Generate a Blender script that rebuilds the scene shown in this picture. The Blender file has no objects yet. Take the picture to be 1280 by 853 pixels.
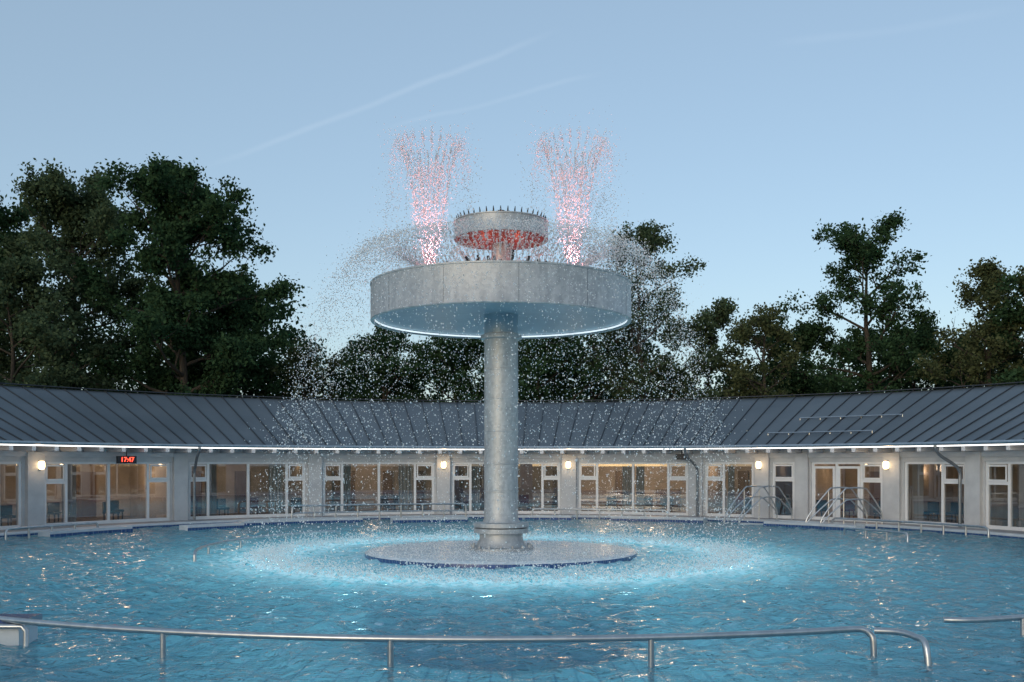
import bpy, math, random
import numpy as np
from mathutils import Vector
random.seed(7); rng=np.random.default_rng(7)
D=bpy.data; S=bpy.context.scene
CX,CY=-0.3,27.6
EYE=2.5
# ---------------------------------------------------------------- helpers
def link(o,parent=None):
    S.collection.objects.link(o)
    if parent: o.parent=parent
    return o
def empty(name,loc=(0,0,0)):
    e=D.objects.new(name,None); e.empty_display_size=0.3; S.collection.objects.link(e); return e
def P(r,a,z): return (CX+r*math.cos(a),CY+r*math.sin(a),z)
def az_of(t,r):
    """azimuth on the circle of radius r hit by the survey bearing t (=x/y) from the terrace"""
    a=t*t+1; b=-2*(t*CX+CY); c=CX*CX+CY*CY-r*r
    y=(-b+math.sqrt(b*b-4*a*c))/(2*a)
    return math.atan2(y-CY,t*y-CX)
def B(px): return (px-640)/1244.0
class MB:
    def __init__(s): s.v=[];s.f=[]
    def add(s,vs,fs):
        n=len(s.v); s.v+=[tuple(p) for p in vs]; s.f+=[tuple(i+n for i in f) for f in fs]
    def hexa(s,p):
        s.add(p,[(0,3,2,1),(4,5,6,7),(0,1,5,4),(1,2,6,5),(2,3,7,6),(3,0,4,7)])
    def box(s,c,d,rot=0):
        x,y,z=c; a,b,h=d[0]/2,d[1]/2,d[2]/2; cs,sn=math.cos(rot),math.sin(rot)
        q=[]
        for zz in(-h,h):
            for (u,w) in((-a,-b),(a,-b),(a,b),(-a,b)):
                q.append((x+u*cs-w*sn,y+u*sn+w*cs,z+zz))
        s.hexa(q)
    def arc(s,r0,r1,a0,a1,z0,z1,step=math.radians(1.0),z0b=None,z1b=None):
        if z0b is None: z0b=z0
        if z1b is None: z1b=z1
        n=max(1,int(math.ceil(abs(a1-a0)/step))); vs=[];fs=[]
        for i in range(n+1):
            a=a0+(a1-a0)*i/n
            vs+=[P(r0,a,z0),P(r1,a,z0b),P(r1,a,z1b),P(r0,a,z1)]
        for i in range(n):
            k=4*i
            for j in range(4):
                fs.append((k+j,k+(j+1)%4,k+4+(j+1)%4,k+4+j))
        fs.append((0,3,2,1)); k=4*n; fs.append((k,k+1,k+2,k+3))
        s.add(vs,fs)
    def sheet(s,r,a0,a1,z0,z1):
        n=max(1,int(math.ceil(abs(a1-a0)/math.radians(4)))); vs=[]
        for i in range(n+1):
            a=a0+(a1-a0)*i/n; vs+=[P(r,a,z0),P(r,a,z1)]
        s.add(vs,[(2*i,2*i+2,2*i+3,2*i+1) for i in range(n)])
    def tube(s,pts,r,seg=10,cap=True):
        pts=[Vector(p) for p in pts]; n=len(pts); rr=r if isinstance(r,(list,tuple)) else [r]*n
        t=(pts[1]-pts[0]).normalized(); u=t.cross(Vector((0,0,1)))
        if u.length<1e-3: u=t.cross(Vector((0,1,0)))
        u.normalize(); vs=[];fs=[]
        for i,p in enumerate(pts):
            if i==0:t=pts[1]-pts[0]
            elif i==n-1:t=pts[-1]-pts[-2]
            else:t=(pts[i+1]-p).normalized()+(p-pts[i-1]).normalized()
            t.normalize(); u=(u-t*u.dot(t)).normalized(); w=t.cross(u)
            for j in range(seg):
                q=2*math.pi*j/seg; vs.append(p+(u*math.cos(q)+w*math.sin(q))*rr[i])
        for i in range(n-1):
            for j in range(seg):
                fs.append((i*seg+j,i*seg+(j+1)%seg,(i+1)*seg+(j+1)%seg,(i+1)*seg+j))
        if cap:
            fs.append(tuple(range(seg-1,-1,-1))); fs.append(tuple((n-1)*seg+j for j in range(seg)))
        s.add(vs,fs)
    def lathe(s,prof,c=(0,0),seg=96,close=False):
        n=len(prof);vs=[];fs=[]
        for (r,z) in prof:
            for j in range(seg):
                q=2*math.pi*j/seg; vs.append((c[0]+r*math.cos(q),c[1]+r*math.sin(q),z))
        m=n if close else n-1
        for i in range(m):
            k=(i+1)%n
            for j in range(seg):
                fs.append((i*seg+j,i*seg+(j+1)%seg,k*seg+(j+1)%seg,k*seg+j))
        s.add(vs,fs)
    def done(s,name,mat,parent=None,smooth=35):
        m=D.meshes.new(name); m.from_pydata(s.v,[],s.f); m.materials.append(mat)
        if smooth:
            m.polygons.foreach_set('use_smooth',[True]*len(m.polygons)); m.set_sharp_from_angle(angle=math.radians(smooth))
        m.update(); return link(D.objects.new(name,m),parent)
def smoothpath(pts,n=6):
    pts=[Vector(p) for p in pts]; out=[]
    for i in range(len(pts)-1):
        p0=pts[max(i-1,0)];p1=pts[i];p2=pts[i+1];p3=pts[min(i+2,len(pts)-1)]
        for k in range(n):
            t=k/n
            out.append(0.5*((2*p1)+(p2-p0)*t+(2*p0-5*p1+4*p2-p3)*t*t+(3*p1-p0-3*p2+p3)*t**3))
    out.append(pts[-1]); return out
def bulk(name,verts,faces_n,k,mat,parent=None,smooth=False,attr=None):
    m=D.meshes.new(name); F=len(faces_n)
    m.vertices.add(len(verts)); m.vertices.foreach_set('co',np.ascontiguousarray(verts,dtype=np.float32).ravel())
    m.loops.add(F*k); m.loops.foreach_set('vertex_index',np.ascontiguousarray(faces_n,dtype=np.int32).ravel())
    m.polygons.add(F); m.polygons.foreach_set('loop_start',np.arange(0,F*k,k,dtype=np.int32))
    try: m.polygons.foreach_set('loop_total',np.full(F,k,dtype=np.int32))
    except Exception: pass
    m.polygons.foreach_set('use_smooth',np.full(F,smooth,dtype=bool))
    if attr is not None:
        a=m.attributes.new('tint','FLOAT','POINT'); a.data.foreach_set('value',attr.astype(np.float32))
    m.materials.append(mat); m.update(calc_edges=True); m.validate()
    return link(D.objects.new(name,m),parent)
# ---------------------------------------------------------------- materials
def mat(name):
    m=D.materials.new(name); m.use_nodes=True; nt=m.node_tree
    return m,nt,nt.nodes['Principled BSDF'],nt.nodes['Material Output']
def N(nt,t,**k):
    n=nt.nodes.new(t)
    for a,b in k.items():
        setattr(n,a,b)
    return n
def noisy(name,c1,c2,scale=3,rough=.6,metal=0,bump=0.0,bscale=None,detail=6,stretch=None,spec=.5):
    m,nt,p,o=mat(name); L=nt.links
    tc=N(nt,'ShaderNodeTexCoord'); src=tc.outputs['Object']
    if stretch:
        mp=N(nt,'ShaderNodeMapping'); mp.inputs['Scale'].default_value=stretch; L.new(src,mp.inputs[0]); src=mp.outputs[0]
    n=N(nt,'ShaderNodeTexNoise'); n.inputs['Scale'].default_value=scale; n.inputs['Detail'].default_value=detail; n.inputs['Roughness'].default_value=.65
    L.new(src,n.inputs['Vector'])
    r=N(nt,'ShaderNodeValToRGB'); r.color_ramp.elements[0].position=.3; r.color_ramp.elements[1].position=.7
    r.color_ramp.elements[0].color=(*c1,1); r.color_ramp.elements[1].color=(*c2,1)
    L.new(n.outputs[0],r.inputs[0]); L.new(r.outputs[0],p.inputs['Base Color'])
    p.inputs['Roughness'].default_value=rough; p.inputs['Metallic'].default_value=metal; p.inputs['Specular IOR Level'].default_value=spec
    if bump:
        n2=N(nt,'ShaderNodeTexNoise'); n2.inputs['Scale'].default_value=bscale or scale*3; n2.inputs['Detail'].default_value=4
        L.new(src,n2.inputs['Vector']); b=N(nt,'ShaderNodeBump'); b.inputs['Strength'].default_value=bump; b.inputs['Distance'].default_value=.02
        L.new(n2.outputs[0],b.inputs['Height']); L.new(b.outputs[0],p.inputs['Normal'])
    return m
def emis(name,c,s):
    m,nt,p,o=mat(name); p.inputs['Base Color'].default_value=(*c,1)
    p.inputs['Emission Color'].default_value=(*c,1); p.inputs['Emission Strength'].default_value=s; return m
M_white=noisy('white_render_paint',(.42,.44,.47),(.56,.58,.60),1.2,.7,bump=.1,bscale=30)
M_frame=noisy('white_window_frame_paint',(.66,.68,.71),(.76,.78,.80),2,.4)
M_beam=noisy('painted_timber',(.44,.46,.50),(.58,.60,.63),2,.6,stretch=(1,1,6))
M_deck=noisy('deck_paving',(.22,.23,.25),(.32,.33,.35),1.5,.55,bump=.2)
M_stone=noisy('pool_edge_stone',(.42,.48,.53),(.56,.61,.65),3,.35,bump=.1)
M_grass=noisy('grass_ground',(.03,.05,.015),(.06,.08,.03),.6,.9,bump=.6,bscale=12)
M_seam=noisy('roof_seam_metal',(.03,.04,.052),(.05,.06,.075),2,.6,.1)
M_zinc=noisy('zinc_gutter',(.16,.19,.22),(.25,.28,.31),4,.4,.6)
M_dark=noisy('dark_metal',(.02,.02,.022),(.05,.05,.055),4,.5,.4)
M_stainless=noisy('stainless_steel_tube',(.36,.39,.42),(.52,.55,.57),6,.3,.9)
M_bark=noisy('bark',(.035,.028,.02),(.08,.065,.05),5,.9,bump=.6,stretch=(1,1,.3))
M_int=noisy('interior_wall_plaster',(.36,.32,.27),(.58,.51,.44),.9,.8)
M_int2=noisy('interior_wood_panel',(.12,.075,.05),(.22,.145,.09),2,.5,stretch=(4,4,.5))
M_floor=noisy('interior_floor_tile',(.14,.12,.10),(.20,.17,.14),3,.3)
M_ceil=noisy('interior_ceiling',(.36,.34,.32),(.46,.44,.41),2,.8)
M_red=noisy('red_upholstery',(.10,.015,.02),(.18,.03,.035),4,.8)
M_curt=noisy('window_curtain',(.34,.31,.28),(.52,.47,.42),1,.9,stretch=(9,9,.15))
M_led=emis('led_strip_light',(1,.97,.93),2.0)
M_warm=emis('warm_lamp_glass',(1,.70,.38),4)
M_clock=emis('red_led_digits',(1,.06,.03),5)
m_,nt,p,o=mat('blue_pool_tile'); M_btile=m_
br=N(nt,'ShaderNodeTexBrick'); br.inputs['Scale'].default_value=5; br.inputs['Color1'].default_value=(.01,.045,.16,1); br.inputs['Color2'].default_value=(.02,.07,.22,1); br.inputs['Mortar'].default_value=(.2,.28,.35,1)
br.inputs['Mortar Size'].default_value=.015; br.offset=0
tc=N(nt,'ShaderNodeTexCoord'); nt.links.new(tc.outputs['Object'],br.inputs['Vector']); nt.links.new(br.outputs[0],p.inputs['Base Color']); p.inputs['Roughness'].default_value=.2
def roofmat():
    m,nt,p,o=mat('standing_seam_roof_metal'); L=nt.links
    tc=N(nt,'ShaderNodeTexCoord')
    n=N(nt,'ShaderNodeTexNoise'); n.inputs['Scale'].default_value=.35; n.inputs['Detail'].default_value=8; L.new(tc.outputs['Object'],n.inputs['Vector'])
    r=N(nt,'ShaderNodeValToRGB'); r.color_ramp.elements[0].position=.3; r.color_ramp.elements[1].position=.72
    r.color_ramp.elements[0].color=(.088,.112,.135,1); r.color_ramp.elements[1].color=(.135,.165,.192,1)
    L.new(n.outputs[0],r.inputs[0]); L.new(r.outputs[0],p.inputs['Base Color'])
    p.inputs['Roughness'].default_value=.5; p.inputs['Metallic'].default_value=.2
    n2=N(nt,'ShaderNodeTexNoise'); n2.inputs['Scale'].default_value=2.2; L.new(tc.outputs['Object'],n2.inputs['Vector'])
    b=N(nt,'ShaderNodeBump'); b.inputs['Strength'].default_value=.25; b.inputs['Distance'].default_value=.02; L.new(n2.outputs[0],b.inputs['Height']); L.new(b.outputs[0],p.inputs['Normal'])
    return m
M_roof=roofmat()
def galv():
    m,nt,p,o=mat('galvanised_steel'); L=nt.links
    tc=N(nt,'ShaderNodeTexCoord')
    v=N(nt,'ShaderNodeTexVoronoi'); v.inputs['Scale'].default_value=13; L.new(tc.outputs['Object'],v.inputs['Vector'])
    n=N(nt,'ShaderNodeTexNoise'); n.inputs['Scale'].default_value=1.8; n.inputs['Detail'].default_value=10; n.inputs['Roughness'].default_value=.72
    mp=N(nt,'ShaderNodeMapping'); mp.inputs['Scale'].default_value=(2.6,2.6,.5); L.new(tc.outputs['Object'],mp.inputs[0]); L.new(mp.outputs[0],n.inputs['Vector'])
    mx=N(nt,'ShaderNodeMix',data_type='FLOAT'); mx.inputs[0].default_value=.18
    sp=N(nt,'ShaderNodeSeparateColor'); L.new(v.outputs['Color'],sp.inputs[0])
    L.new(n.outputs[0],mx.inputs[2]); L.new(sp.outputs[0],mx.inputs[3])
    r=N(nt,'ShaderNodeValToRGB'); r.color_ramp.elements[0].position=.32; r.color_ramp.elements[1].position=.68
    r.color_ramp.elements[0].color=(.32,.34,.36,1); r.color_ramp.elements[1].color=(.54,.56,.57,1)
    L.new(mx.outputs[0],r.inputs[0]); L.new(r.outputs[0],p.inputs['Base Color'])
    p.inputs['Metallic'].default_value=.4
    mr=N(nt,'ShaderNodeMapRange'); mr.inputs[3].default_value=.36; mr.inputs[4].default_value=.6; L.new(mx.outputs[0],mr.inputs[0]); L.new(mr.outputs[0],p.inputs['Roughness'])
    return m
M_galv=galv()
M_under=noisy('bowl_underside_coating',(.28,.38,.45),(.38,.48,.55),1.2,.35,.3)
M_redlit=noisy('red_light_tinted_steel',(.28,.06,.045),(.38,.09,.06),2,.4)  # red lamp light on the upper bowl's underside, put into the base colour
def glassm():
    m,nt,p,o=mat('window_glass'); L=nt.links; nt.nodes.remove(p)
    t=N(nt,'ShaderNodeBsdfTransparent'); t.inputs[0].default_value=(.66,.69,.71,1)
    g=N(nt,'ShaderNodeBsdfGlossy'); g.inputs['Roughness'].default_value=.0; g.inputs[0].default_value=(.9,.95,1,1)
    x=N(nt,'ShaderNodeMixShader'); x.inputs[0].default_value=.2; L.new(t.outputs[0],x.inputs[1]); L.new(g.outputs[0],x.inputs[2]); L.new(x.outputs[0],o.inputs[0]); return m
M_glass=glassm()
def leafm(name,c1,c2):
    m,nt,p,o=mat(name); L=nt.links; nt.nodes.remove(p)
    a=N(nt,'ShaderNodeAttribute'); a.attribute_name='tint'
    r=N(nt,'ShaderNodeValToRGB'); r.color_ramp.elements[0].color=(*c1,1); r.color_ramp.elements[1].color=(*c2,1); L.new(a.outputs['Fac'],r.inputs[0])
    d=N(nt,'ShaderNodeBsdfDiffuse'); t=N(nt,'ShaderNodeBsdfTranslucent'); x=N(nt,'ShaderNodeMixShader'); x.inputs[0].default_value=.3
    L.new(r.outputs[0],d.inputs[0]); L.new(r.outputs[0],t.inputs[0]); L.new(d.outputs[0],x.inputs[1]); L.new(t.outputs[0],x.inputs[2]); L.new(x.outputs[0],o.inputs[0]); return m
M_leafA=leafm('leaves_olive',(.04,.066,.036),(.12,.165,.09))
M_leafB=leafm('leaves_dark_green',(.024,.052,.026),(.068,.125,.058))
M_leafC=leafm('leaves_yellowing',(.05,.07,.032),(.145,.16,.075))
def waterm():
    m,nt,p,o=mat('pool_water'); L=nt.links; nt.nodes.remove(p)
    tc=N(nt,'ShaderNodeTexCoord')
    def no(sc,det,dist=.0):
        n=N(nt,'ShaderNodeTexNoise'); n.inputs['Scale'].default_value=sc; n.inputs['Detail'].default_value=det; n.inputs['Distortion'].default_value=dist; L.new(tc.outputs['Object'],n.inputs['Vector']); return n
    n1=no(3.0,4,.9); n2=no(9,3,.5)
    ad=N(nt,'ShaderNodeMath',operation='MULTIPLY_ADD'); ad.inputs[1].default_value=.28; L.new(n2.outputs[0],ad.inputs[0]); L.new(n1.outputs[0],ad.inputs[2])
    b=N(nt,'ShaderNodeBump'); b.inputs['Strength'].default_value=1; b.inputs['Distance'].default_value=.12; L.new(ad.outputs[0],b.inputs['Height'])
    g=N(nt,'ShaderNodeBsdfGlossy'); g.inputs['Roughness'].default_value=.02; L.new(b.outputs[0],g.inputs['Normal'])
    rf=N(nt,'ShaderNodeBsdfTransparent'); rf.inputs[0].default_value=(.82,.97,1,1)
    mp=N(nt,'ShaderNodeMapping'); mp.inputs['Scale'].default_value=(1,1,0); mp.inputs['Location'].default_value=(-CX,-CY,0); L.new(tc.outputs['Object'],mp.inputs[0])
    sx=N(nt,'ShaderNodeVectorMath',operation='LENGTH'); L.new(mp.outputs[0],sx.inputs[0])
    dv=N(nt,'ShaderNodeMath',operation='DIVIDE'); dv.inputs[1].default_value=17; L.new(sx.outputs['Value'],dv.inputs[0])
    # aerated water colour; underwater glow round the fountain is painted into the ramp
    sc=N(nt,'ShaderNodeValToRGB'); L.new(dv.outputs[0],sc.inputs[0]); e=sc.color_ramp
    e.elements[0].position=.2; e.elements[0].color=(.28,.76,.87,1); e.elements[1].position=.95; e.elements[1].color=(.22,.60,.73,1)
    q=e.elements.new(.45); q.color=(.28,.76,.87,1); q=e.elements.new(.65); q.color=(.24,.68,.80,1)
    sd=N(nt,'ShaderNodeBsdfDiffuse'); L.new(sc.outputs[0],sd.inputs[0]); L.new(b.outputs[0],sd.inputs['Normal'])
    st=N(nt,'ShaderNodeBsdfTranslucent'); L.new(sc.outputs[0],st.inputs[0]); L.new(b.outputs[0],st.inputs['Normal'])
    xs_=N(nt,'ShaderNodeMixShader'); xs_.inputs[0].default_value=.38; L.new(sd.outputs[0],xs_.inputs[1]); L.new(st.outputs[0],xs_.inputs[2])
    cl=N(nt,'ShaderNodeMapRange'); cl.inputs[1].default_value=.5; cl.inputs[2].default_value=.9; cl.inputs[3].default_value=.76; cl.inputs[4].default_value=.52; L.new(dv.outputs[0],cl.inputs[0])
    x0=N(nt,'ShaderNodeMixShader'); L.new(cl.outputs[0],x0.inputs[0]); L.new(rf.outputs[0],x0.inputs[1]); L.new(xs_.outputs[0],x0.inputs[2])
    f=N(nt,'ShaderNodeFresnel'); f.inputs[0].default_value=1.33; L.new(b.outputs[0],f.inputs['Normal'])
    x=N(nt,'ShaderNodeMixShader'); L.new(f.outputs[0],x.inputs[0]); L.new(x0.outputs[0],x.inputs[1]); L.new(g.outputs[0],x.inputs[2])
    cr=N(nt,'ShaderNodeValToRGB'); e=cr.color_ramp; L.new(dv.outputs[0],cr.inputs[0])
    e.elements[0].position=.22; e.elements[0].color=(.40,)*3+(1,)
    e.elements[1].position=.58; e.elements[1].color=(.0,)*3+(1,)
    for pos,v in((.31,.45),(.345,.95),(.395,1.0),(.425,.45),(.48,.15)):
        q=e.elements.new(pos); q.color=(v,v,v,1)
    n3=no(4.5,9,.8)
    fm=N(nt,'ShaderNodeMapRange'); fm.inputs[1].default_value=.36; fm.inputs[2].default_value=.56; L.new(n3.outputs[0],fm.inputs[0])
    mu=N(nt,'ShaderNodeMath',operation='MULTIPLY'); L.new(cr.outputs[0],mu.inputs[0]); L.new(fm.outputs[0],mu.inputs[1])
    fd=N(nt,'ShaderNodeBsdfDiffuse'); fd.inputs[0].default_value=(.82,.93,.96,1)
    ft=N(nt,'ShaderNodeBsdfTranslucent'); ft.inputs[0].default_value=(.75,.91,.95,1)
    fx=N(nt,'ShaderNodeMixShader'); fx.inputs[0].default_value=.25; L.new(fd.outputs[0],fx.inputs[1]); L.new(ft.outputs[0],fx.inputs[2])
    y=N(nt,'ShaderNodeMixShader'); L.new(mu.outputs[0],y.inputs[0]); L.new(x.outputs[0],y.inputs[1]); L.new(fx.outputs[0],y.inputs[2])
    L.new(y.outputs[0],o.inputs[0]); return m
M_water=waterm()
def basinm():
    m,nt,p,o=mat('pool_basin_tiles'); L=nt.links
    tc=N(nt,'ShaderNodeTexCoord')
    br=N(nt,'ShaderNodeTexBrick'); br.offset=0; br.inputs['Scale'].default_value=1; br.inputs['Brick Width'].default_value=.5; br.inputs['Row Height'].default_value=.25
    br.inputs['Mortar Size'].default_value=.022; br.inputs['Color1'].default_value=(.50,.82,.89,1); br.inputs['Color2'].default_value=(.54,.86,.92,1); br.inputs['Mortar'].default_value=(.04,.16,.32,1)
    L.new(tc.outputs['Object'],br.inputs['Vector']); L.new(br.outputs[0],p.inputs['Base Color']); p.inputs['Roughness'].default_value=.6; return m
M_basin=basinm()
def discm():
    m,nt,p,o=mat('wet_mosaic_tiles'); L=nt.links
    tc=N(nt,'ShaderNodeTexCoord'); v=N(nt,'ShaderNodeTexVoronoi'); v.inputs['Scale'].default_value=9; L.new(tc.outputs['Object'],v.inputs['Vector'])
    r=N(nt,'ShaderNodeValToRGB'); r.color_ramp.elements[0].color=(.56,.65,.70,1); r.color_ramp.elements[1].color=(.88,.89,.90,1)
    sp=N(nt,'ShaderNodeSeparateColor'); L.new(v.outputs['Color'],sp.inputs[0]); L.new(sp.outputs[0],r.inputs[0]); L.new(r.outputs[0],p.inputs['Base Color'])
    p.inputs['Roughness'].default_value=.25
    n=N(nt,'ShaderNodeTexNoise'); n.inputs['Scale'].default_value=7; L.new(tc.outputs['Object'],n.inputs['Vector'])
    b=N(nt,'ShaderNodeBump'); b.inputs['Distance'].default_value=.03; b.inputs['Strength'].default_value=.7; L.new(n.outputs[0],b.inputs['Height']); L.new(b.outputs[0],p.inputs['Normal']); return m
M_disc=discm()
def dropm():
    m,nt,p,o=mat('water_droplets'); L=nt.links; nt.nodes.remove(p)
    d=N(nt,'ShaderNodeBsdfDiffuse'); d.inputs[0].default_value=(.95,.96,.97,1)
    t=N(nt,'ShaderNodeBsdfTranslucent'); t.inputs[0].default_value=(.95,.96,.97,1)
    x=N(nt,'ShaderNodeMixShader'); x.inputs[0].default_value=.35; L.new(d.outputs[0],x.inputs[1]); L.new(t.outputs[0],x.inputs[2])
    L.new(x.outputs[0],o.inputs[0]); return m
M_drop=dropm()
# ---------------------------------------------------------------- ground, deck, pool
RP=18.1
g=MB(); g.lathe([(23.0,-.5),(23.0,.10),(60,.10),(900,.10)],(CX,CY),180); g.done('ground',M_grass,smooth=0)
pool=empty('swimming_pool')
g=MB(); g.lathe([(RP,-1.6),(RP,.10),(RP+.05,.14),(RP+.35,.14)],(CX,CY),240)
g.done('pool_wall_and_coping',M_stone,pool)
g=MB(); g.lathe([(RP-.006,-.30),(RP-.006,.06)],(CX,CY),240); g.done('blue_tile_band',M_btile,pool)
g=MB(); g.lathe([(RP+.35,.13),(24.2,.13)],(CX,CY),240); g.done('pool_deck_paving',M_deck,smooth=0)
g=MB(); g.lathe([(.05,-2.6),(9,-2.3),(12.5,-1.2),(14.5,-.7),(RP,-.5)],(CX,CY),160); g.done('basin_floor',M_basin,pool,0)
lb=MB(); ls=MB()
for a0,a1,r in((112,130,16.3),(132,141,15.2),(96,108,15.4),(60,74,16.8),(36,50,16.2),(80,90,16.9),(146,158,16.6)):
    a0,a1=math.radians(a0),math.radians(a1)
    ls.arc(r,r+.55,a0,a1,-.9,.19); lb.arc(r-.03,r-.002,a0,a1,-.1,.10)
ls.done('seat_ledge_stone',M_stone,pool); lb.done('seat_ledge_blue_nosing',M_btile,pool)
k=MB(); k.box((-8.3,14.1,-.2),(2.9,.55,.9)); k.done('massage_bench_body',M_stone,pool)
k=MB(); k.box((-8.3,14.1,.29),(3.0,.64,.08)); k.done('massage_bench_blue_cap',M_btile,pool)
sp=.085; RM=RP+.3; n=int(2*RM/sp); xs=np.linspace(-RM,RM,n); X,Y=np.meshgrid(xs,xs); Rr=np.hypot(X,Y)
Z=np.zeros_like(X)
for i in range(56):
    lam=math.exp(rng.uniform(math.log(.35),math.log(1.8))); th=rng.uniform(0,2*math.pi); A=.0048*lam**.8
    k=2*math.pi/lam; Z+=A*np.sin(k*(X*math.cos(th)+Y*math.sin(th))+rng.uniform(0,6.28))
for lam,A,ph in((.75,.011,0),(1.15,.013,1.3)):
    Z+=A*np.sin(2*math.pi*Rr/lam+ph+1.2*np.sin(3*np.arctan2(Y,X)+ph))*np.exp(-((Rr-7.5)/4.0)**2)
Z+=.04*rng.normal(size=Z.shape)*np.exp(-((Rr-6.3)/.5)**2)
idx=np.arange(n*n).reshape(n,n); a=idx[:-1,:-1].ravel();b_=idx[:-1,1:].ravel();c_=idx[1:,1:].ravel();d_=idx[1:,:-1].ravel()
keep=(Rr[:-1,:-1].ravel()<RP+.08); F=np.stack([a,b_,c_,d_],1)[keep]
used=np.unique(F); re=np.full(n*n,-1); re[used]=np.arange(len(used)); F=re[F]
V=np.stack([X.ravel()+CX,Y.ravel()+CY,Z.ravel()],1)[used]
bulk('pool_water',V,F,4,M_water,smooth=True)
# ---------------------------------------------------------------- fountain
fo=empty('mushroom_fountain')
C=(CX,CY)
k=MB(); k.lathe([(.01,.13),(3.3,.13),(3.72,.10),(3.74,.085)],C,128); k.done('base_platform_mosaic',M_disc,fo)
k=MB(); k.lathe([(3.74,.085),(3.75,.0),(3.72,-2.6)],C,128); k.done('base_platform_blue_rim',M_btile,fo)
k=MB()
pr=[(.90,.13),(.90,.2),(.70,.22),(.66,.30),(.60,.42),(.60,.58),(.76,.60),(.76,.72),(.66,.74),(.76,.76),(.76,.87),(.52,.89),(.47,1.0)]
for zz in(1.75,2.5,3.4,4.3,5.1): pr+=[(.47,zz-.025),(.482,zz-.018),(.482,zz+.018),(.47,zz+.025)]
pr+=[(.47,5.93),(.57,5.95),(.57,6.05),(.48,6.07),(.48,6.1)]
k.lathe(pr,C,64)
k.done('column',M_galv,fo)
k=MB()
for j in range(16):
    a=2*math.pi*j/16; k.tube([(CX+.83*math.cos(a),CY+.83*math.sin(a),.2),(CX+.83*math.cos(a),CY+.83*math.sin(a),.28)],.04,6)
k.done('flange_bolts',M_galv,fo)
k=MB(); k.lathe([(.47,6.1),(.47,6.62)],C,48); k.done('column_neck',M_under,fo)
RB=3.58
k=MB(); k.lathe([(RB-.10,6.50),(RB-.10,6.40),(RB,6.40),(RB+.012,6.42),(RB,6.44),(RB,7.36),(RB+.02,7.37),(RB+.02,7.41),(RB-.07,7.41),(RB-.07,7.2),(1.0,7.15),(.3,7.15)],C,160); k.done('bowl_rim',M_galv,fo)
k=MB(); k.lathe([(.46,6.62),(RB-.10,6.50)],C,128); k.done('bowl_underside',M_under,fo)
k=MB(); k.lathe([(RB-.101,6.485),(RB-.103,6.44)],C,128); k.done('bowl_led_strip',emis('bowl_led_strip_light',(.85,.95,1),.95),fo)
k=MB()
for j in range(12):
    a=2*math.pi*j/12+.13
    p0=Vector((CX+RB*math.cos(a),CY+RB*math.sin(a),0)); t=Vector((-math.sin(a),math.cos(a),0))*.006; nn=Vector((math.cos(a),math.sin(a),0))*.006
    k.hexa([p0-t-nn+Vector((0,0,6.45)),p0+t-nn+Vector((0,0,6.45)),p0+t+nn+Vector((0,0,6.45)),p0-t+nn+Vector((0,0,6.45)),p0-t-nn+Vector((0,0,7.35)),p0+t-nn+Vector((0,0,7.35)),p0+t+nn+Vector((0,0,7.35)),p0-t+nn+Vector((0,0,7.35))])
k.done('bowl_panel_seams',M_zinc,fo)
k=MB(); k.lathe([(.27,7.15),(.27,7.55),(.33,7.57),(.33,7.63),(.27,7.65),(.27,8.75)],C,40); k.done('upper_column',M_galv,fo)
RU=1.30
k=MB(); k.lathe([(RU-.01,8.70),(RU,8.69),(RU+.01,8.71),(RU,8.73),(RU,9.14),(RU+.02,9.15),(RU+.02,9.18),(RU-.05,9.18),(RU-.05,9.08),(.5,9.12),(.05,9.16)],C,80); k.done('upper_bowl_rim',M_galv,fo)
k=MB(); k.lathe([(RU-.012,8.70),(.9,8.60),(.27,8.58)],C,80); k.done('upper_bowl_redlit_underside',M_redlit,fo)
k=MB()
for j in range(40):
    a=2*math.pi*j/40; c=math.cos(a);s_=math.sin(a)
    k.tube([(CX+1.2*c,CY+1.2*s_,9.08),(CX+1.22*c,CY+1.22*s_,9.26),(CX+1.25*c,CY+1.25*s_,9.34)],[.022,.02,.008],6)
for j in range(16):
    a=2*math.pi*j/16; c=math.cos(a);s_=math.sin(a)
    k.tube([(CX+.6*c,CY+.6*s_,9.1),(CX+.6*c,CY+.6*s_,9.38)],[.02,.012],6)
k.lathe([(.16,9.1),(.16,9.45),(.1,9.52),(.01,9.54)],C,20)
k.done('upper_nozzles',M_dark,fo)
k=MB()
for j in range(60):
    a=2*math.pi*j/60; c=math.cos(a);s_=math.sin(a)
    k.tube([(CX+1.8*c,CY+1.8*s_,7.17),(CX+1.8*c,CY+1.8*s_,7.5),(CX+1.88*c,CY+1.88*s_,7.66)],[.03,.03,.02],6)
    hh=7.82+.12*math.sin(j*2.3)+.08*math.sin(j*5.1)
    r=1.2+.25*math.sin(j*1.9)
    k.tube([(CX+r*c,CY+r*s_,7.16),(CX+r*c,CY+r*s_,hh)],[.035,.025],6)
    k.tube([(CX+r*c,CY+r*s_,hh-.1),(CX+(r+.09)*c,CY+(r+.09)*s_,hh+.02),(CX+(r+.14)*c,CY+(r+.14)*s_,hh+.1)],[.05,.05,.03],6)
k.lathe([(1.75,7.3),(1.85,7.3),(1.85,7.36),(1.75,7.36)],C,60,True)
k.done('bowl_nozzles',M_dark,fo)
k=MB()
for sx_ in(-1,1): k.lathe([(.22,7.17),(.22,7.42),(.15,7.5),(.01,7.5)],(CX+sx_*1.98,CY),20)
k.done('plume_nozzle_heads',M_galv,fo)
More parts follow.
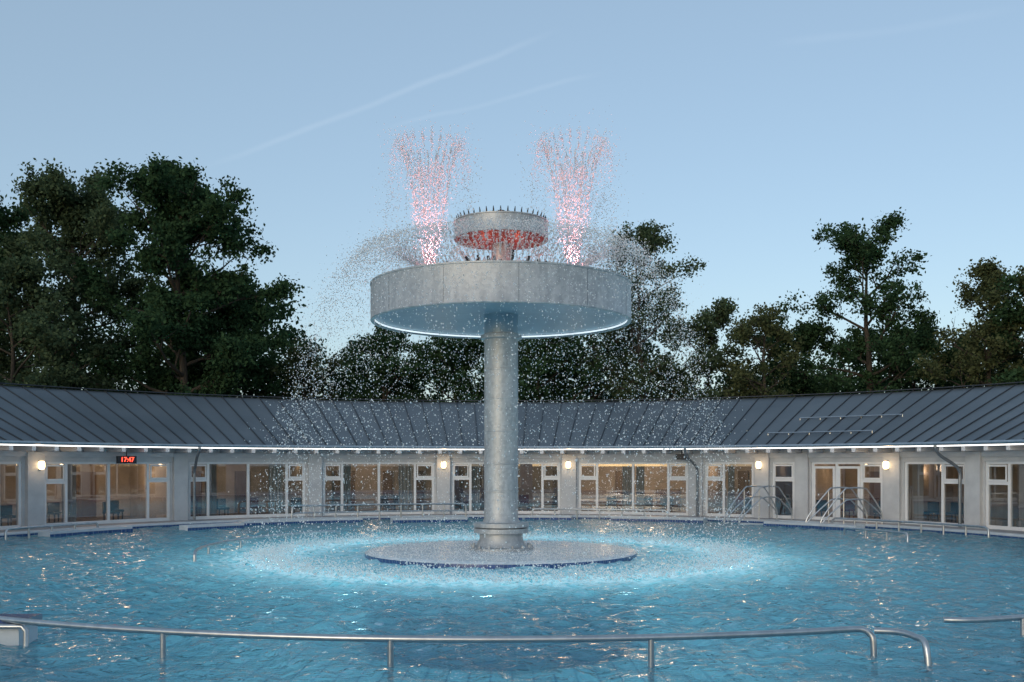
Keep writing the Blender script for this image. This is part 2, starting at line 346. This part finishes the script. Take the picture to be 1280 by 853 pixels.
# ---- droplets
def jets(cx,cy,z0,r0,azs,vr,vz,k,zend,n,jit0,jit1,vj,lean=0):
    A=np.repeat(np.asarray(azs),n); m=len(A)
    vzz=vz*(1+rng.normal(0,vj,m)); vrr=vr*(1+rng.normal(0,vj*1.3,m))
    T=(vzz+np.sqrt(np.maximum(vzz**2+2*9.81*(z0-zend),.01)))/9.81
    t=rng.uniform(0,1,m)*T
    r=r0+vrr*(1-np.exp(-k*t))/max(k,1e-4); z=z0+vzz*t-4.905*t*t
    sg=(jit0+jit1*t)
    x=cx+r*np.cos(A)+rng.normal(0,1,m)*sg; y=cy+r*np.sin(A)+rng.normal(0,1,m)*sg; z=z+rng.normal(0,1,m)*sg*.6
    vel=vzz-9.81*t
    return np.stack([x,y,z],1),np.abs(vel),vel>1.0
pts=[];siz=[];el=[]
def put(res,s0,s1,elong=1.5):
    p,v,up=res; pts.append(p); q=rng.uniform(0,1,len(p))**2.5; siz.append(s0+(s1-s0)*q); el.append(np.where(up,elong,1.25))
az=np.linspace(0,2*math.pi,96,endpoint=False)
put(jets(CX,CY,7.55,1.88,az,3.4,4.15,.3,0,240,.008,.07,.032),.009,.022,2)
put(jets(CX,CY,7.55,1.88,az,3.35,4.15,.3,0,90,.02,.30,.07),.009,.021)
put(jets(CX,CY,7.55,1.88,az,3.4,4.1,.3,0,150,.02,.14,.06),.005,.009)
put(jets(CX,CY,7.55,1.88,az,3.4,4.15,.3,7.7,70,.006,.02,.01),.009,.016,3)
for sx_ in(-1,1):
    x0=CX+sx_*1.98
    a2=np.linspace(0,2*math.pi,22,endpoint=False)
    put(jets(x0,CY,7.5,.05,a2,1.45,8.75,1.0,7.3,190,.004,.02,.012),.009,.017,3)
    put(jets(x0,CY,7.5,.05,a2,1.8,8.5,1.0,7.3,70,.01,.10,.05),.009,.018)
    put(jets(x0,CY,7.5,.04,a2+.1,.55,7.9,1.0,8.2,80,.004,.03,.02),.009,.016,3)
    x1=CX+(-1.25 if sx_<0 else 2.35)
    put(jets(x1,CY+1.3,7.5,.05,a2[::2],1.1,6.2 if sx_<0 else 7.2,1.0,7.3,80,.004,.03,.02),.009,.015,2)
a3=np.linspace(0,2*math.pi,38,endpoint=False)
put(jets(CX,CY,8.2,1.05,a3,.9,2.2,.2,7.5,46,.003,.008,.01),.010,.016,2)
m=13000; A=rng.uniform(0,2*math.pi,m); r=rng.normal(6.35,.33,m); z=np.abs(rng.normal(0,.15,m))*(1+.5*np.sin(A*9)*np.sin(A*23))
pts.append(np.stack([CX+r*np.cos(A),CY+r*np.sin(A),z],1)); siz.append(rng.uniform(.008,.024,m)); el.append(np.ones(m))
m=3500; A=rng.uniform(0,2*math.pi,m); r=3.8*np.sqrt(rng.uniform(0,1,m)); z=.13+np.abs(rng.normal(0,.06,m))
pts.append(np.stack([CX+r*np.cos(A),CY+r*np.sin(A),z],1)); siz.append(rng.uniform(.008,.018,m)); el.append(np.ones(m))
pts=np.concatenate(pts);siz=np.concatenate(siz);el=np.concatenate(el)
ov=np.array([(1,0,0),(0,1,0),(-1,0,0),(0,-1,0),(0,0,1),(0,0,-1)],float); of=np.array([(0,1,4),(1,2,4),(2,3,4),(3,0,4),(1,0,5),(2,1,5),(3,2,5),(0,3,5)])
sc=np.stack([siz,siz,siz*el],1); V=(pts[:,None,:]+ov[None]*sc[:,None,:]).reshape(-1,3)
F=(of[None]+(np.arange(len(pts))*6)[:,None,None]).reshape(-1,3)
bulk('water_spray',V,F,3,M_drop,fo,smooth=True)
def light(name,typ,loc,e,c,parent=None,**k):
    l=D.lights.new(name,typ); l.energy=e; l.color=c
    for a,b in k.items(): setattr(l,a,b)
    o=D.objects.new(name,l); o.location=loc; return link(o,parent)
for sx_ in(-1,1):
    l=light('pink_plume_spotlight','SPOT',(CX+sx_*1.98,CY-.3,7.43),1050,(1,.38,.41),fo,spot_size=math.radians(50),spot_blend=.6,shadow_soft_size=.08); l.rotation_euler=(math.radians(180),0,0)
for j in range(4):
    a=math.pi/4+j*math.pi/2
    light('red_bowl_lamp','POINT',(CX+.75*math.cos(a),CY+.75*math.sin(a),7.75),11,(1,.20,.12),fo,shadow_soft_size=.06)
for j in range(14):
    a=2*math.pi*(j+.5)/14
    l=light('underwater_uplight','SPOT',(CX+6.6*math.cos(a),CY+6.6*math.sin(a),-2.2),215,(.66,.95,1),fo,shadow_soft_size=.15,spot_size=math.radians(160),spot_blend=1.0); l.rotation_euler=(math.radians(180),0,0)
# ---------------------------------------------------------------- bath house (ring building)
bh=empty('pool_bath_house')
RW=19.7; ZD=.13; ZH=2.58; ZE=3.22
A0,A1=math.radians(-12),math.radians(192)
wall=MB();frame=MB();glass=MB();pil=MB()
def az(px): return az_of(B(px),RW)
bays=[
 [(-70,'n'),(-46,'b'),(0,'b'),(28,None)],
 [(56,'n'),(84,'b'),(137,'b'),(186,'n'),(213,None)],
 [(236,'n'),(261,'b'),(311,'b'),(359,'n'),(382,None)],
 [(404,'n'),(428,'b'),(474,'b'),(519,'n'),(543,None)],
 [(565,'n'),(588,'b'),(633,'b'),(678,'n'),(700,None)],
 [(723,'n'),(746,'b'),(791,'b'),(835,'n'),(860,None)],
 [(881,'n'),(904,'b'),(942,None)],
 [(965,'n'),(993,None)],
 [(1014,'d'),(1045,'d'),(1076,'n'),(1103,None)],
 [(1130,'b'),(1177,'n'),(1207,None)],
 [(1231,'n'),(1260,'b'),(1310,'b'),(1345,None)]]
bayA=[[(az(p),t) for p,t in b] for b in bays]
al=bayA[0][0][0]+math.radians(3)
while al+math.radians(18)<A1:
    w=[0,2.6,8,13.4,16]; bayA.insert(0,[(al+math.radians(16-w[i]),t) for i,t in enumerate(['n','b','b','n',None])]); al+=math.radians(18.5)
ar=bayA[-1][-1][0]-math.radians(3)
while ar-math.radians(16)>A0:
    w=[0,2.6,8,13.4,16]; bayA.append([(ar-math.radians(w[i]),t) for i,t in enumerate(['n','b','b','n',None])]); ar-=math.radians(18.5)
prev=A1
for b in bayA:
    hi=b[0][0]; lo=b[-1][0]
    wall.arc(RW,RW+.35,prev,hi,ZD,ZH)
    if prev-hi<.15: pil.arc(RW-.16,RW-.002,prev-(prev-hi)*.12,hi+(prev-hi)*.12,ZD,ZE-.28)
    prev=lo
    fr0,fr1=RW+.06,RW+.15
    fw=.055/RW
    frame.arc(fr0,fr1,lo,hi,ZD,ZD+.13); frame.arc(fr0,fr1,lo,hi,ZH-.09,ZH)
    for i,(a,t) in enumerate(b):
        s0,s1=a-fw,a+fw
        if i==0:s0,s1=a-2*fw,a
        if i==len(b)-1:s0,s1=a,a+2*fw
        frame.arc(fr0-.01,fr1+.01,s0,s1,ZD+.13,ZH-.09)
        if t in('n','d'):
            nx=b[i+1][0]
            if t=='n':
                frame.arc(fr0+.004,fr1-.004,nx+fw,a-fw,1.74,1.86)
                frame.arc(fr0-.03,fr0+.003,nx+fw*1.6,a-fw*1.6,1.86,1.93); frame.arc(fr0-.03,fr0+.003,nx+fw*1.6,a-fw*1.6,2.40,2.47)
                frame.arc(fr0-.03,fr0+.003,nx+fw*1.6,nx+fw*2.6,1.93,2.40); frame.arc(fr0-.03,fr0+.003,a-fw*2.6,a-fw*1.6,1.93,2.40)
            else:
                frame.arc(fr0-.03,fr0+.003,nx+fw*1.2,nx+fw*3,ZD+.14,2.4); frame.arc(fr0-.03,fr0+.003,a-fw*3,a-fw*1.2,ZD+.14,2.4)
                frame.arc(fr0-.03,fr0+.003,nx+fw*3,a-fw*3,2.3,2.4)
    glass.sheet(RW+.10,lo+fw,hi-fw,ZD+.13,ZH-.09)
wall.arc(RW,RW+.35,A0,prev,ZD,ZH)
wall.arc(RW-.01,RW+.35,A0,A1,ZH,ZE-.05)
wall.done('facade_wall',M_white,bh); pil.done('pilasters',M_white,bh); frame.done('window_frames',M_frame,bh); glass.done('window_panes',M_glass,bh,0)
k=MB(); k.arc(24.2,24.4,A0,A1,ZD,3.0); k.done('interior_back_wall',M_int,bh)
k=MB(); k.arc(RW+.35,24.2,A0,A1,.02,.145); k.done('interior_floor',M_floor,bh)
k=MB(); k.arc(RW+.35,24.2,A0,A1,2.75,2.85); k.done('interior_ceiling',M_ceil,bh)
k=MB()
for px in(-60,222,392,556,640,711,872,954,1003,1116,1219): 
    a=az(px); k.arc(RW+.36,24.15,a-.004,a+.004,.15,2.74)
for d in(A0,A1): k.arc(RW,24.4,d-.003,d+.003,.13,4.5)
k.done('interior_partitions',M_int,bh)
k=MB()
for px,w in((20,26),(75,10),(120,14),(170,30),(255,14),(285,26),(340,20),(452,30),(500,14),(535,12),(580,12),(610,24),(690,16),(760,16),(812,34),(895,14),(925,26),(985,14),(1040,20),(1090,10),(1150,40),(1245,24)):
    a=az(px); hw=w/1244*44/24/1.0*.5
    k.arc(24.05,24.19,a-hw,a+hw,.15,2.15 if w<31 else 1.2)
k.done('interior_wood_doors_and_panels',M_int2,bh)
k=MB()
for p0,p1 in((86,104),(262,276),(340,357),(430,441),(500,517),(590,600),(776,789),(793,803),(906,914),(1132,1146),(1262,1275)):
    a0,a1=az(p1),az(p0); n=max(8,int((a1-a0)/.004)); vs=[]
    for i in range(n+1):
        a=a0+(a1-a0)*i/n; rr=RW+.5+.05*(1 if i%2 else -1); vs+=[P(rr,a,.2),P(rr,a,2.7)]
    k.add(vs,[(2*i,2*i+2,2*i+3,2*i+1) for i in range(n)])
k.done('curtains',M_curt,bh,0)
k=MB(); k2=MB()
for j,a in enumerate(np.arange(A0+.06,A1-.06,.04)):
    if (j%5)in(1,3): continue
    r=RW+1.8+.9*math.sin(j*1.7)
    x,y,_=P(r,a,0)
    mb=k if j%3==0 else k2
    mb.box((x,y,.50),(.5,.5,.09),a); mb.box((x+.22*math.cos(a),y+.22*math.sin(a),.74),(.07,.48,.38),a)
    for u in(-.2,.2):
        for w in(-.2,.2):
            mb.box((x+u*math.cos(a)-w*math.sin(a),y+u*math.sin(a)+w*math.cos(a),.30),(.04,.04,.31),a)
k.done('lounge_chairs_red',M_red,bh); k2.done('lounge_chairs_dark',M_dark,bh)
k=MB()
for j in range(26):
    a=A0+.08+(A1-A0-.16)*j/25; x,y,_=P(22.2,a,0)
    k.lathe([(.01,2.50),(.17,2.50),(.2,2.56),(.17,2.66),(.05,2.68)],(x,y),12)
k.done('ceiling_lamps',M_warm,bh)
for px,e in((-60,8),(20,6),(105,16),(160,30),(300,24),(470,40),(590,10),(670,14),(760,42),(815,46),(915,26),(978,8),(1030,16),(1088,34),(1160,9),(1260,7)):
    a=az_of(B(px),22); light('interior_lamp','POINT',P(21.9,a,2.2),e*1.5,(1,.66,.41),bh,shadow_soft_size=.25)
ER,EZ,RR,RZ=18.45,3.28,24.4,5.72
k=MB(); k.arc(ER,RR,A0,A1,EZ-.05,EZ,z0b=RZ-.05,z1b=RZ); k.arc(RR,27.5,A0,A1,RZ-.05,RZ,z0b=4.4,z1b=4.45); k.done('roof_sheeting',M_roof,bh)
k=MB(); sl=(RZ-EZ)/(RR-ER)
a=A0+.01
while a<A1:
    t=.016/ER; t2=.016/RR
    k.hexa([P(ER-.01,a-t,EZ-.002),P(ER-.01,a+t,EZ-.002),P(RR,a+t2,RZ-.002),P(RR,a-t2,RZ-.002),P(ER-.01,a-t,EZ+.05),P(ER-.01,a+t,EZ+.05),P(RR,a+t2,RZ+.05),P(RR,a-t2,RZ+.05)])
    a+=math.radians(2.15)
k.arc(RR-.16,RR+.16,A0,A1,RZ+.055,RZ+.09)
k.done('roof_standing_seams_and_ridge_cap',M_seam,bh)
k=MB()
def ring(mb,r,z,a0,a1,rad,seg=8):
    n=max(2,int(abs(a1-a0)/math.radians(1.2))); mb.tube([P(r,a0+(a1-a0)*i/n,z) for i in range(n+1)],rad,seg)
ring(k,ER-.07,EZ-.03,A0,A1,.065)
def fol(px0,px1,y,rr): 
    z=EZ+sl*(rr-ER)+.09; a0=az_of(B(px0),rr);a1=az_of(B(px1),rr); ring(k,rr,z,a0,a1,.035,6)
    for i in range(6):
        a=a0+(a1-a0)*i/5; k.tube([P(rr,a,z),P(rr,a,z-.14)],.02,5)
fol(1000,1128,512,21.3); fol(960,1090,537,19.6)
k.done('gutter_and_snow_guards',M_stainless,bh)
k=MB(); k.arc(ER+.05,RW+.0,A0,A1,ZE-.03,ZE-.0); k.done('eave_soffit',M_beam,bh)
k=MB(); k.arc(ER+.0,ER+.045,A0,A1,ZE-.08,ZE-.02); k.done('eave_led_strip',M_led,bh)
k=MB(); a=A0+.02
while a<A1-.01:
    t=.085/19; k.arc(ER+.18,RW-.012,a-t,a+t,ZE-.25,ZE-.032); a+=math.radians(2.9)
k.arc(RW-.10,RW-.014,A0,A1,ZE-.45,ZE-.26)
k.done('eave_rafters',M_beam,bh)
k=MB()
for px in(232,866,1197,-60):
    a=az_of(B(px),RW)
    pts_=[P(ER-.05,a,EZ-.08),P(ER-.02,a,EZ-.25),P(ER+.25,a-.002,EZ-.5),P(RW-.45,a-.012,EZ-.85),P(RW-.26,a-.014,EZ-1.1),P(RW-.25,a-.014,EZ-1.5),P(RW-.25,a-.014,.14)]
    k.tube(smoothpath(pts_,5),.06,10)
k.done('downpipes',M_zinc,bh)
for px in(46,554,711,951,1112,-50,1360):
    a=az_of(B(px),RW); w=MB(); x,y,_=P(RW-.28,a,0)
    w.lathe([(.01,2.28),(.09,2.30),(.12,2.38),(.12,2.54),(.09,2.60),(.01,2.61)],(x,y),16); lm=w.done('wall_lamp',M_warm)
    w=MB(); w.box(P(RW-.19,a,2.44),(.08,.10,.34),a); br=w.done('wall_lamp_bracket',M_dark,lm)
    light('wall_lamp_bulb','POINT',P(RW-.46,a,2.44),6,(1,.62,.3),lm,shadow_soft_size=.1)
a=az_of(B(158),RW-.6)
ck=MB(); ck.box(P(RW-.62,a,2.66),(.12,.80,.30),a); ck.tube([P(RW-.62,a,2.8),P(RW-.62,a,3.0)],.02,6); co=ck.done('digital_clock',M_dark)
fc=D.curves.new('clock_digits','FONT'); fc.body='17:47'; fc.size=.26; fc.align_x='CENTER'; fc.align_y='CENTER'; fc.extrude=.004; fc.materials.append(M_clock)
to=D.objects.new('clock_digits',fc); to.location=P(RW-.69,a,2.66); to.rotation_euler=(math.radians(90),0,a-math.pi/2); link(to,co)
a=az_of(B(852),RW-.5); ck=MB(); ck.box(P(RW-.5,a,2.82),(.22,.5,.26),a); ck.tube([P(RW-.5,a,2.9),P(RW-.5,a,3.1)],.02,6); ck.done('outdoor_loudspeaker',M_dark)
# ---------------------------------------------------------------- handrails
def rail(name,path,posts,rad=.035,seg=10,parent=None):
    m=MB(); m.tube(path,rad,seg)
    for p in posts: m.tube([p,(p[0],p[1],-.6)],rad*.9,seg)
    return m.done(name,M_stainless,parent,40)
RF=15.35
def az_near(x): return -math.acos(max(-1,min(1,(x-CX)/RF)))
pa=[P(RF,az_near(x),.34) for x in np.linspace(-9,4.45,26)]
e=Vector(pa[-1]); pa+= [tuple(e+Vector(v)) for v in((.14,.01,-.01),(.22,.0,-.06),(.26,-.02,-.16),(.27,-.03,-.6))]
rail('pool_grab_rail',smoothpath(pa,3),[P(RF,az_near(x),.33) for x in(-4.5,-1.5,1.73)],.043)
rail('pool_grab_rail',smoothpath([(4.72,12.95,.33),(4.95,12.8,.34),(5.10,12.6,.31),(5.16,12.4,.20),(5.17,12.3,-.6)],6),[],.043)
rail('pool_grab_rail',smoothpath([(6.2,14.3,.26),(6.8,14.25,.27),(8.5,14.9,.27),(9.6,15.6,.2),(9.7,15.7,-.5)],6),[(7.4,14.42,.26)],.043)
rail('pool_grab_rail',[(-9.5,13.75,.26),(-6.75,13.72,.26),(-6.70,13.72,.20),(-6.7,13.72,-.3)],[],.04)
def arcrail(r,a0,a1,z,np_=5,rad=.035):
    a0,a1=math.radians(a0),math.radians(a1); pp=[P(r,a0,-.3),P(r,a0,z-.08)]+[P(r,a0+(a1-a0)*i/24,z) for i in range(1,24)]+[P(r,a1,z-.08),P(r,a1,-.3)]
    rail('pool_grab_rail',smoothpath(pp,2),[P(r,a0+(a1-a0)*i/(np_+1),z) for i in range(1,np_+1)],rad)
arcrail(8.1,196,133,.24,3,.042); arcrail(17.0,163,150,.36,3,.042); arcrail(16.9,122,96,.72,7,.04); arcrail(16.9,122,96,.42,0,.035); arcrail(17.4,86,66,.46,5,.04); arcrail(17.4,42,20,.36,6,.04); arcrail(13.6,30,18,.28,2)
def stair(px,name='pool_stair_handrail'):
    RS=17.9; a=az_of(B(px),RS); m=MB()
    t=Vector((-math.sin(a),math.cos(a),0)); n_=Vector((math.cos(a),math.sin(a),0)); c=Vector(P(RS,a,0))
    for off in(-.33,.33):
        q=c+t*off; u=(n_*.75-t*.55)
        for h in(0,.45):
            pp=[q-u*1.35+Vector((0,0,-.2)),q-u*1.30+Vector((0,0,.35-h*.4)),q-u*.40+Vector((0,0,1.4-h)),q-u*.1+Vector((0,0,1.54-h)),q+u*.5+Vector((0,0,1.54-h)),q+u*.75+Vector((0,0,1.4-h)),q+u*1.3+Vector((0,0,.6-h*.3)),q+u*1.32+Vector((0,0,.13))]
            m.tube(smoothpath(pp,4),.03,8)
        m.tube([q-u*.35+Vector((0,0,1.42)),q-u*.35+Vector((0,0,0))],.026,8)
    m.done(name,M_stainless)
    s=MB(); s.box(c-n_*.35+Vector((0,0,-.15)),(1.1,1.6,.6),a); s.done('pool_entry_step',M_stone)
    s=MB(); s.box(c-n_*.91+Vector((0,0,.09)),(.02,1.6,.08),a); s.done('pool_entry_step_blue_nosing',M_btile)
stair(948); stair(1055)
# ---------------------------------------------------------------- trees
def branch(mb,p,d,L,r,depth,tips,bend=.25,seg=4):
    pts_=[p];q=p.copy();dd=d.normalized();rs=[r]
    for i in range(seg):
        dd=(dd+Vector((random.gauss(0,bend*.4),random.gauss(0,bend*.4),random.gauss(.04,bend*.3)))).normalized()
        q=q+dd*(L/seg); pts_.append(q.copy()); rs.append(r*(1-.75*(i+1)/seg))
    mb.tube(pts_,rs,4 if depth>0 else 7,False)
    if depth>=1:
        for i in range(2,seg+1): tips.append((pts_[i],L))
    if depth<2:
        nb=4
        for j in range(nb):
            i=random.randint(1,seg); b=pts_[i]
            s=Vector((random.gauss(0,1),random.gauss(0,1),random.gauss(.2,.7))).normalized()
            branch(mb,b,(dd*.7+s*.8),L*random.uniform(.38,.55),rs[i]*.6+.01,depth+1,tips)
def leaves(centres,rad,n_per,size):
    Cn=np.array(centres); n=len(Cn)*n_per
    c=np.repeat(Cn,n_per,0); rr=np.repeat(np.asarray(rad),n_per)
    d=rng.normal(size=(n,3)); d/=np.linalg.norm(d,axis=1)[:,None]
    d*=(rng.uniform(0,1,n)**.7)[:,None]*rng.choice([1,1,1.15,1.5],n)[:,None]; p=c+d*rr[:,None]*np.array([1,1,.7])
    u=rng.normal(size=(n,3)); u/=np.linalg.norm(u,axis=1)[:,None]
    w=rng.normal(size=(n,3)); w[:,2]+=.6; w-=u*(u*w).sum(1)[:,None]; w/=np.linalg.norm(w,axis=1)[:,None]
    s=size*rng.uniform(.6,1.3,n)
    V=np.stack([p-u*s[:,None]*.55,p+w*s[:,None]*.35,p+u*s[:,None]*.55,p-w*s[:,None]*.35],1).reshape(-1,3)
    ti=np.repeat(rng.uniform(0,1,len(Cn)),n_per)*.55+rng.uniform(0,.45,n)
    return V,np.repeat(ti,4)
NL=0
def tree(name,px,d,topy,rad,mat_,dens=1.0,base=.25,lsize=.26,seed=0,shape=1.0):
    global NL
    random.seed(seed); x=B(px)*d; h=(580-topy)/1244*d+EYE
    root=empty(name); root.location=(x,d,0.1)
    mb=MB(); tips=[]
    tp=[];tr=[];q=Vector((0,0,-.1)); n=9; 
    for i in range(n+1):
        tp.append(q.copy()); tr.append(max(.03,h*.017*(1-i/n)**.8)); q=q+Vector((random.gauss(0,.14),random.gauss(0,.14),h*.93/n))
    mb.tube(tp,tr,10,False)
    nl=int(26*max(.75,min(dens,1.2)))
    for j in range(nl):
        f=base+(1-base)*(j+random.random())/nl*.97; ff=f*n*.995; i=int(ff); b=tp[i].lerp(tp[min(i+1,n)],ff-i)
        prof=math.sin(math.pi*min(1,max(.0,((f-base)/(1-base))*.80+.16)))**(.75*shape)
        a=j*2.4+random.uniform(-.5,.5); L=rad*(.36+.52*prof)*random.uniform(.7,1.1)*(.95 if f<.85 else .6)
        up=.15+.9*f*f
        branch(mb,b,Vector((math.cos(a),math.sin(a),up)),L,tr[i]*.45+.02,0,tips)
    mb.done('trunk_and_limbs',M_bark,root,60)
    random.shuffle(tips); keep=tips[:int(len(tips)*min(1,dens)*.72)]
    cen=[tuple(t[0]) for t in keep]; cr=[random.uniform(.35,.9)*(.7+rad*.06) for _ in keep]
    npr=int(58*max(.75,dens)); NL+=npr*len(keep)
    V,ti=leaves(cen,cr,npr,lsize); F=np.arange(len(V)).reshape(-1,4)
    bulk('foliage',V,F,4,mat_,root,attr=ti)
tree('oak_tree',95,58,213,6.0,M_leafA,1,.22,.195,1)
tree('oak_tree',222,54,206,5.3,M_leafB,1.1,.22,.20,2)
tree('oak_tree',-60,60,235,6.5,M_leafB,.8,.2,.26,3)
tree('oak_tree',280,60,355,4.6,M_leafB,1.0,.15,.20,4)
tree('oak_tree',20,52,330,5.0,M_leafA,.8,.15,.20,5)
tree('birch_tree',805,60,275,3.6,M_leafA,.55,.3,.17,6)
tree('birch_tree',740,64,335,3.4,M_leafA,.55,.25,.17,7)
tree('ash_tree',1083,58,264,4.3,M_leafB,.7,.30,.18,8)
tree('ash_tree',1235,55,318,3.9,M_leafC,.5,.3,.17,9)
tree('ash_tree',1320,54,325,4.0,M_leafB,.7,.25,.20,10)
tree('maple_tree',890,60,378,3.6,M_leafA,.6,.2,.18,11)
tree('maple_tree',1000,62,395,3.8,M_leafB,.75,.2,.18,12)
tree('maple_tree',958,57,375,2.6,M_leafC,.22,.3,.17,13)
tree('maple_tree',1150,62,400,4.0,M_leafB,.75,.2,.18,14)
tree('maple_tree',470,62,408,3.6,M_leafB,.8,.2,.18,15)
tree('maple_tree',385,60,432,2.6,M_leafC,.3,.3,.17,16)
tree('maple_tree',570,62,410,4.0,M_leafB,.85,.2,.18,17)
tree('maple_tree',680,60,400,4.0,M_leafB,.85,.2,.18,18)
tree('maple_tree',1265,62,410,4.0,M_leafB,.8,.2,.18,19)
n=1500; xx=rng.uniform(-62,62,n); yy=rng.uniform(62,74,n); hz=8.4+1.3*np.sin(xx*.31)+.9*np.sin(xx*.83+1)+3*(xx<-14)
zz=.5+hz*rng.uniform(0,1,n)**.7
V,ti=leaves(np.stack([xx,yy,zz],1),rng.uniform(.8,1.5,n),80,.33)
bulk('background_tree_row',V,np.arange(len(V)).reshape(-1,4),4,M_leafB,attr=ti*.7)
# ---------------------------------------------------------------- sky, sun, camera
sunel,sunaz=math.radians(16),math.radians(205)
w=D.worlds.new('World'); S.world=w; w.use_nodes=True; nt=w.node_tree; L=nt.links; bg=nt.nodes['Background']
sk=N(nt,'ShaderNodeTexSky'); sk.sky_type='NISHITA'; sk.sun_disc=False; sk.sun_elevation=sunel; sk.sun_rotation=sunaz; sk.ozone_density=1.4; sk.air_density=1.0; sk.dust_density=1.5
tc=N(nt,'ShaderNodeTexCoord')
def dirn(px,y): return Vector(((px-640)/1244,1,(580-y)/1244)).normalized()
hz_=N(nt,'ShaderNodeMix',data_type='RGBA',blend_type='MIX'); hz_.inputs[0].default_value=.36; L.new(sk.outputs[0],hz_.inputs[6]); hz_.inputs[7].default_value=(3.7,5.0,6.1,1)
col=hz_.outputs[2]
nz=N(nt,'ShaderNodeTexNoise'); nz.inputs['Scale'].default_value=5; nz.inputs['Detail'].default_value=6; L.new(tc.outputs['Generated'],nz.inputs['Vector'])
for (p0,p1,wd,amt) in(((250,212),(700,42),.0045,.10),((470,165),(760,92),.0035,.06),((960,60),(1280,8),.006,.05)):
    d0,d1=dirn(*p0),dirn(*p1); nn=d0.cross(d1).normalized(); mid=((d0+d1)/2).normalized(); ext=math.cos(d0.angle(mid)*1.05)
    dt=N(nt,'ShaderNodeVectorMath',operation='DOT_PRODUCT'); dt.inputs[1].default_value=nn; L.new(tc.outputs['Generated'],dt.inputs[0])
    wb=N(nt,'ShaderNodeMath',operation='MULTIPLY_ADD'); wb.inputs[1].default_value=.022; L.new(nz.outputs[0],wb.inputs[0]); L.new(dt.outputs['Value'],wb.inputs[2])
    sb=N(nt,'ShaderNodeMath',operation='SUBTRACT'); sb.inputs[1].default_value=.011; L.new(wb.outputs[0],sb.inputs[0])
    ab=N(nt,'ShaderNodeMath',operation='ABSOLUTE'); L.new(sb.outputs[0],ab.inputs[0])
    mr=N(nt,'ShaderNodeMapRange',interpolation_type='SMOOTHSTEP'); mr.inputs[1].default_value=0; mr.inputs[2].default_value=wd; mr.inputs[3].default_value=amt; mr.inputs[4].default_value=0; L.new(ab.outputs[0],mr.inputs[0])
    dm=N(nt,'ShaderNodeVectorMath',operation='DOT_PRODUCT'); dm.inputs[1].default_value=mid; L.new(tc.outputs['Generated'],dm.inputs[0])
    m2=N(nt,'ShaderNodeMapRange',interpolation_type='SMOOTHSTEP'); m2.inputs[1].default_value=ext; m2.inputs[2].default_value=ext+(1-ext)*.8; L.new(dm.outputs['Value'],m2.inputs[0])
    n4=N(nt,'ShaderNodeMath',operation='MULTIPLY'); L.new(m2.outputs[0],n4.inputs[0]); L.new(nz.outputs[0],n4.inputs[1])
    mu=N(nt,'ShaderNodeMath',operation='MULTIPLY'); L.new(mr.outputs[0],mu.inputs[0]); L.new(n4.outputs[0],mu.inputs[1])
    mx=N(nt,'ShaderNodeMix',data_type='RGBA',blend_type='MIX'); L.new(mu.outputs[0],mx.inputs[0]); L.new(col,mx.inputs[6]); mx.inputs[7].default_value=(8,8.5,9,1); col=mx.outputs[2]
L.new(col,bg.inputs[0]); bg.inputs[1].default_value=.15
sl_=D.lights.new('sun','SUN'); sl_.energy=.22; sl_.angle=math.radians(10); sl_.color=(1,.95,.92); so=D.objects.new('sun',sl_); link(so)
sd=Vector((math.sin(sunaz)*math.cos(sunel),math.cos(sunaz)*math.cos(sunel),math.sin(sunel))); so.rotation_euler=sd.to_track_quat('Z','Y').to_euler()
cam=D.cameras.new('camera'); cam.lens=35; cam.sensor_width=36; cam.shift_y=(580-426.5)/1280; cam.clip_end=3000
cobj=D.objects.new('camera',cam); cobj.location=(0,0,EYE); cobj.rotation_euler=(math.radians(90),0,0); link(cobj); S.camera=cobj
S.view_settings.view_transform='Standard'; S.view_settings.look='None'; S.view_settings.exposure=0
print('drops',len(pts),'leaves',NL)
